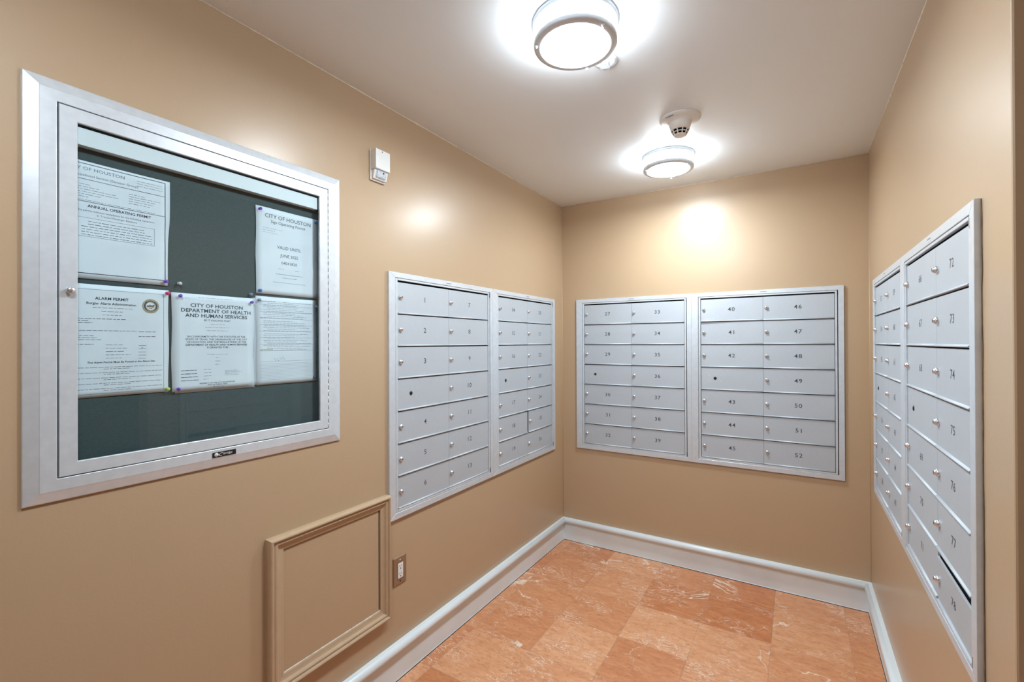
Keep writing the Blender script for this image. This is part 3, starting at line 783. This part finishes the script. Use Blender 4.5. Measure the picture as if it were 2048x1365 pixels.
I.mats = ['ink', 'ink_grey', 'hilite']
I.bar(.06, .26, .397, .0026, 2)
I.done()
# 5 sign permit, upper right
r_, sf, w, h = sheet('notice', -2.2640, -2.0400, 1.6010, 1.8840, 'sign operating permit valid until june 2025, upper right in the notice board', .0016, 14, folds=(.64, .33))
I = Ink(r_, sf, w, h)
I.text('CITY OF HOUSTON', .50, .888, .0185, mi=0, sx=1.02, bold=0); I.text('Sign Operating Permit', .50, .832, .0142, mi=0, bold=0)
for k in range(3): I.greek(.10, (.40, .28, .32)[k], .765-k*.026, .0009)
I.text('VALID UNTIL', .51, .548, .0150, mi=0, bold=0); I.text('JUNE 2025', .51, .455, .0145, mi=0, bold=0); I.text('04041820', .51, .368, .0145, mi=0, bold=0)
I.greek(.34, .42, .312, .0008); I.greek(.60, .68, .312, .0008)
I.greek(.29, .73, .247, .0013, 1, gap=.006); I.greek(.40, .63, .208, .0012, 1, gap=.006); I.greek(.25, .78, .150, .0009, 1, gap=.006)
I.done()
# push pins
def pin_bm():
    bm = bmesh.new()
    lathe(bm, [(0, 0), (.0032, 0), (.0048, .0010), (.0048, .0024), (.0028, .0036), (.0024, .0080), (.0040, .0096), (.0048, .0106), (.0044, .0114), (0, .0116)], 14, axis='Y')
    return bm
pm = {}
for (y, z, c, lb) in (
    (-2.5120, 1.6105, 'violet', 'violet push pin at the bottom corner of the annual operating permit'),
    (-2.4790, 1.6085, 'clear', 'clear push pin alone on the felt left of centre'),
    (-2.5070, 1.5790, 'pink', 'pink push pin at the top corner of the alarm permit'),
    (-2.5080, 1.3170, 'green', 'yellow-green push pin at the bottom corner of the alarm permit'),
    (-2.4780, 1.5745, 'violet', 'violet push pin at the top left of the health department notice'),
    (-2.4830, 1.3145, 'violet', 'violet push pin at the bottom left of the health department notice'),
    (-2.2800, 1.5705, 'violet', 'violet push pin at the top right of the health department notice'),
    (-2.2825, 1.5950, 'slate', 'slate blue push pin beside the top left of the small-print form'),
    (-2.2560, 1.5800, 'slate', 'slate grey push pin through the top left of the small-print form'),
    (-2.0530, 1.5720, 'slate', 'slate blue push pin at the top right of the small-print form'),
    (-2.0570, 1.3200, 'navy', 'dark push pin at the bottom right of the small-print form'),
    (-2.2520, 1.8740, 'violet', 'pale violet push pin at the top left of the sign operating permit'),
    (-2.2530, 1.6110, 'blue', 'blue push pin at the bottom left of the sign operating permit'),
    (-2.0500, 1.8720, 'blue', 'blue push pin at the top right of the sign operating permit'),
    (-2.0480, 1.6060, 'navy', 'dark blue push pin at the bottom right of the sign operating permit')):
    if c not in pm: o = pm[c] = link('push_pin', pin_bm(), 'pin_'+c)
    else: o = bpy.data.objects.new('push_pin', pm[c].data); COL.objects.link(o)
    tag(o, lb, 'push pin', 'push pins in the notice board'); on_wall(o, 'L', *deep(y, z), .0004-FX)

# ------------------------------------------------------------------ alarm strobe high on the left wall
st = empty('alarm_strobe', 'small white wall alarm with a clear strobe lens, right of the notice board', 'alarm'); on_wall(st, 'L', -1.8030, 2.1020)
bm = bmesh.new(); bevbox(bm, 0, .0790, -.010, 0, 0, .1240, .003, 0, 2); link('back_plate', bm, 'white', st)
bm = bmesh.new()
bevbox(bm, .0015, .0775, -.040, -.0095, .0420, .1230, .004, 0, 2); link('cover', bm, 'white', st)
bm = bmesh.new(); t = bmesh.new()
prism(t, ((.004, .006), (.075, .006), (.075, .041), (.004, .041)), -.030, -.0095)
for v in t.verts:
    if v.co.y < -.02 and v.co.z < .02: v.co.y = -.020
bmesh.ops.bevel(t, geom=t.edges[:], offset=.002, segments=1, affect='EDGES'); merge(bm, t); link('lens_housing', bm, 'white', st)
bm = bmesh.new(); t = bmesh.new()
prism(t, ((.014, .011), (.066, .011), (.066, .0405), (.014, .0405)), -.0345, -.022)
for v in t.verts:
    if v.co.y < -.03 and v.co.z < .02: v.co.y = -.0275
bmesh.ops.bevel(t, geom=t.edges[:], offset=.003, segments=2, affect='EDGES'); merge(bm, t); lens = link('strobe_lens', bm, 'lens', st)
bm = bmesh.new(); lathe(bm, [(0, .0005), (.0035, .0005), (.0035, -.001)], 12, axis='Y'); q = link('flash_tube', bm, 'engrave', lens); q.location = (.046, -.0348, .032)
bm = bmesh.new()
for k in range(5): box(bm, .028, .054, -.0404, -.0396, .088+k*.0042, .0898+k*.0042)
link('sounder_slots', bm, 'offwhite', st)
bm = bmesh.new(); lathe(bm, [(0, .0006), (.0028, .0006), (.0028, 0)], 10, axis='Y'); q = link('indicator', bm, 'ink_grey', st); q.location = (.034, -.0398, .1145)

# ------------------------------------------------------------------ framed wall panel (painted over)
pn = empty('panel_moulding', 'tan painted picture-frame moulding panel low on the left wall', 'wall panel'); on_wall(pn, 'L', -2.2350, .2900)
pw, phh = 2.2350-1.7125, .8040-.2900
PR = [(t_, o_*1.35) for t_, o_ in [(0, 0), (0, .012), (.04, .017), (.10, .0205), (.18, .0215), (.26, .0200), (.31, .0160), (.34, .0150), (.40, .0165), (.48, .0168), (.56, .0150), (.61, .0115), (.66, .0100), (.80, .0085), (.94, .0078), (1, .0070), (1, 0)]]
mitred('moulding_rail', pn, 0, 0, ((0, pw), (.0580, pw-.0445)), ((0, phh), (.0480, phh-.0510)), PR, 'mould')
bm = bmesh.new(); bevbox(bm, .0602, pw-.0490, -.0040, 0, .0520, phh-.0550, .001); link('panel_board', bm, 'wall', pn)
bm = bmesh.new(); box(bm, .0582, pw-.0447, -.0006, 0, .0482, phh-.0512); link('panel_joint', bm, 'dark', pn)
bm = bmesh.new(); bevbox(bm, .0582, pw-.0447, -.0080, -.0004, .0482, .0512, .0004); link('pale_joint_strip', bm, 'caulk', pn)

# ------------------------------------------------------------------ wall outlet
ot = empty('wall_outlet', 'white duplex socket in a brown painted plate above the baseboard', 'outlet'); on_wall(ot, 'L', -1.6830, .3955)
bm = bmesh.new(); t = bmesh.new(); box(t, 0, .0800, -.0055, 0, 0, .1245)
for v in t.verts:
    if v.co.y < -.003: v.co.x = .04+(v.co.x-.04)*.90; v.co.z = .06225+(v.co.z-.06225)*.935
bmesh.ops.bevel(t, geom=t.edges[:], offset=.0012, segments=2, affect='EDGES'); merge(bm, t); link('cover_plate', bm, 'plate', ot)
bm = bmesh.new(); bevbox(bm, .0233, .0567, -.0066, -.0040, .0285, .0955, .0006); link('joint', bm, 'dark', ot)
bm = bmesh.new(); bevbox(bm, .0243, .0557, -.0082, -.0050, .0295, .0945, .0010); rc = link('receptacle', bm, 'white', ot)
for zc in (.0780, .0450):
    bm = bmesh.new()
    box(bm, .0332, .0346, -.0086, -.0080, zc, zc+.0085); box(bm, .0452, .0466, -.0086, -.0080, zc+.001, zc+.0075)
    lathe(bm, [(0, .0086), (.0026, .0086), (.0026, .0080)], 12, (.040, 0, zc-.0065), 'Y')
    link('slots', bm, 'dark', rc)
for zc, mt in ((.1085, 'white'), (.0160, 'dark')):
    bm = bmesh.new(); lathe(bm, [(0, .0012), (.002, .0011), (.0032, .0003), (.0032, 0)], 14, axis='Y'); q = link('screw', bm, mt, ot); q.location = (.040, -.0052, zc)
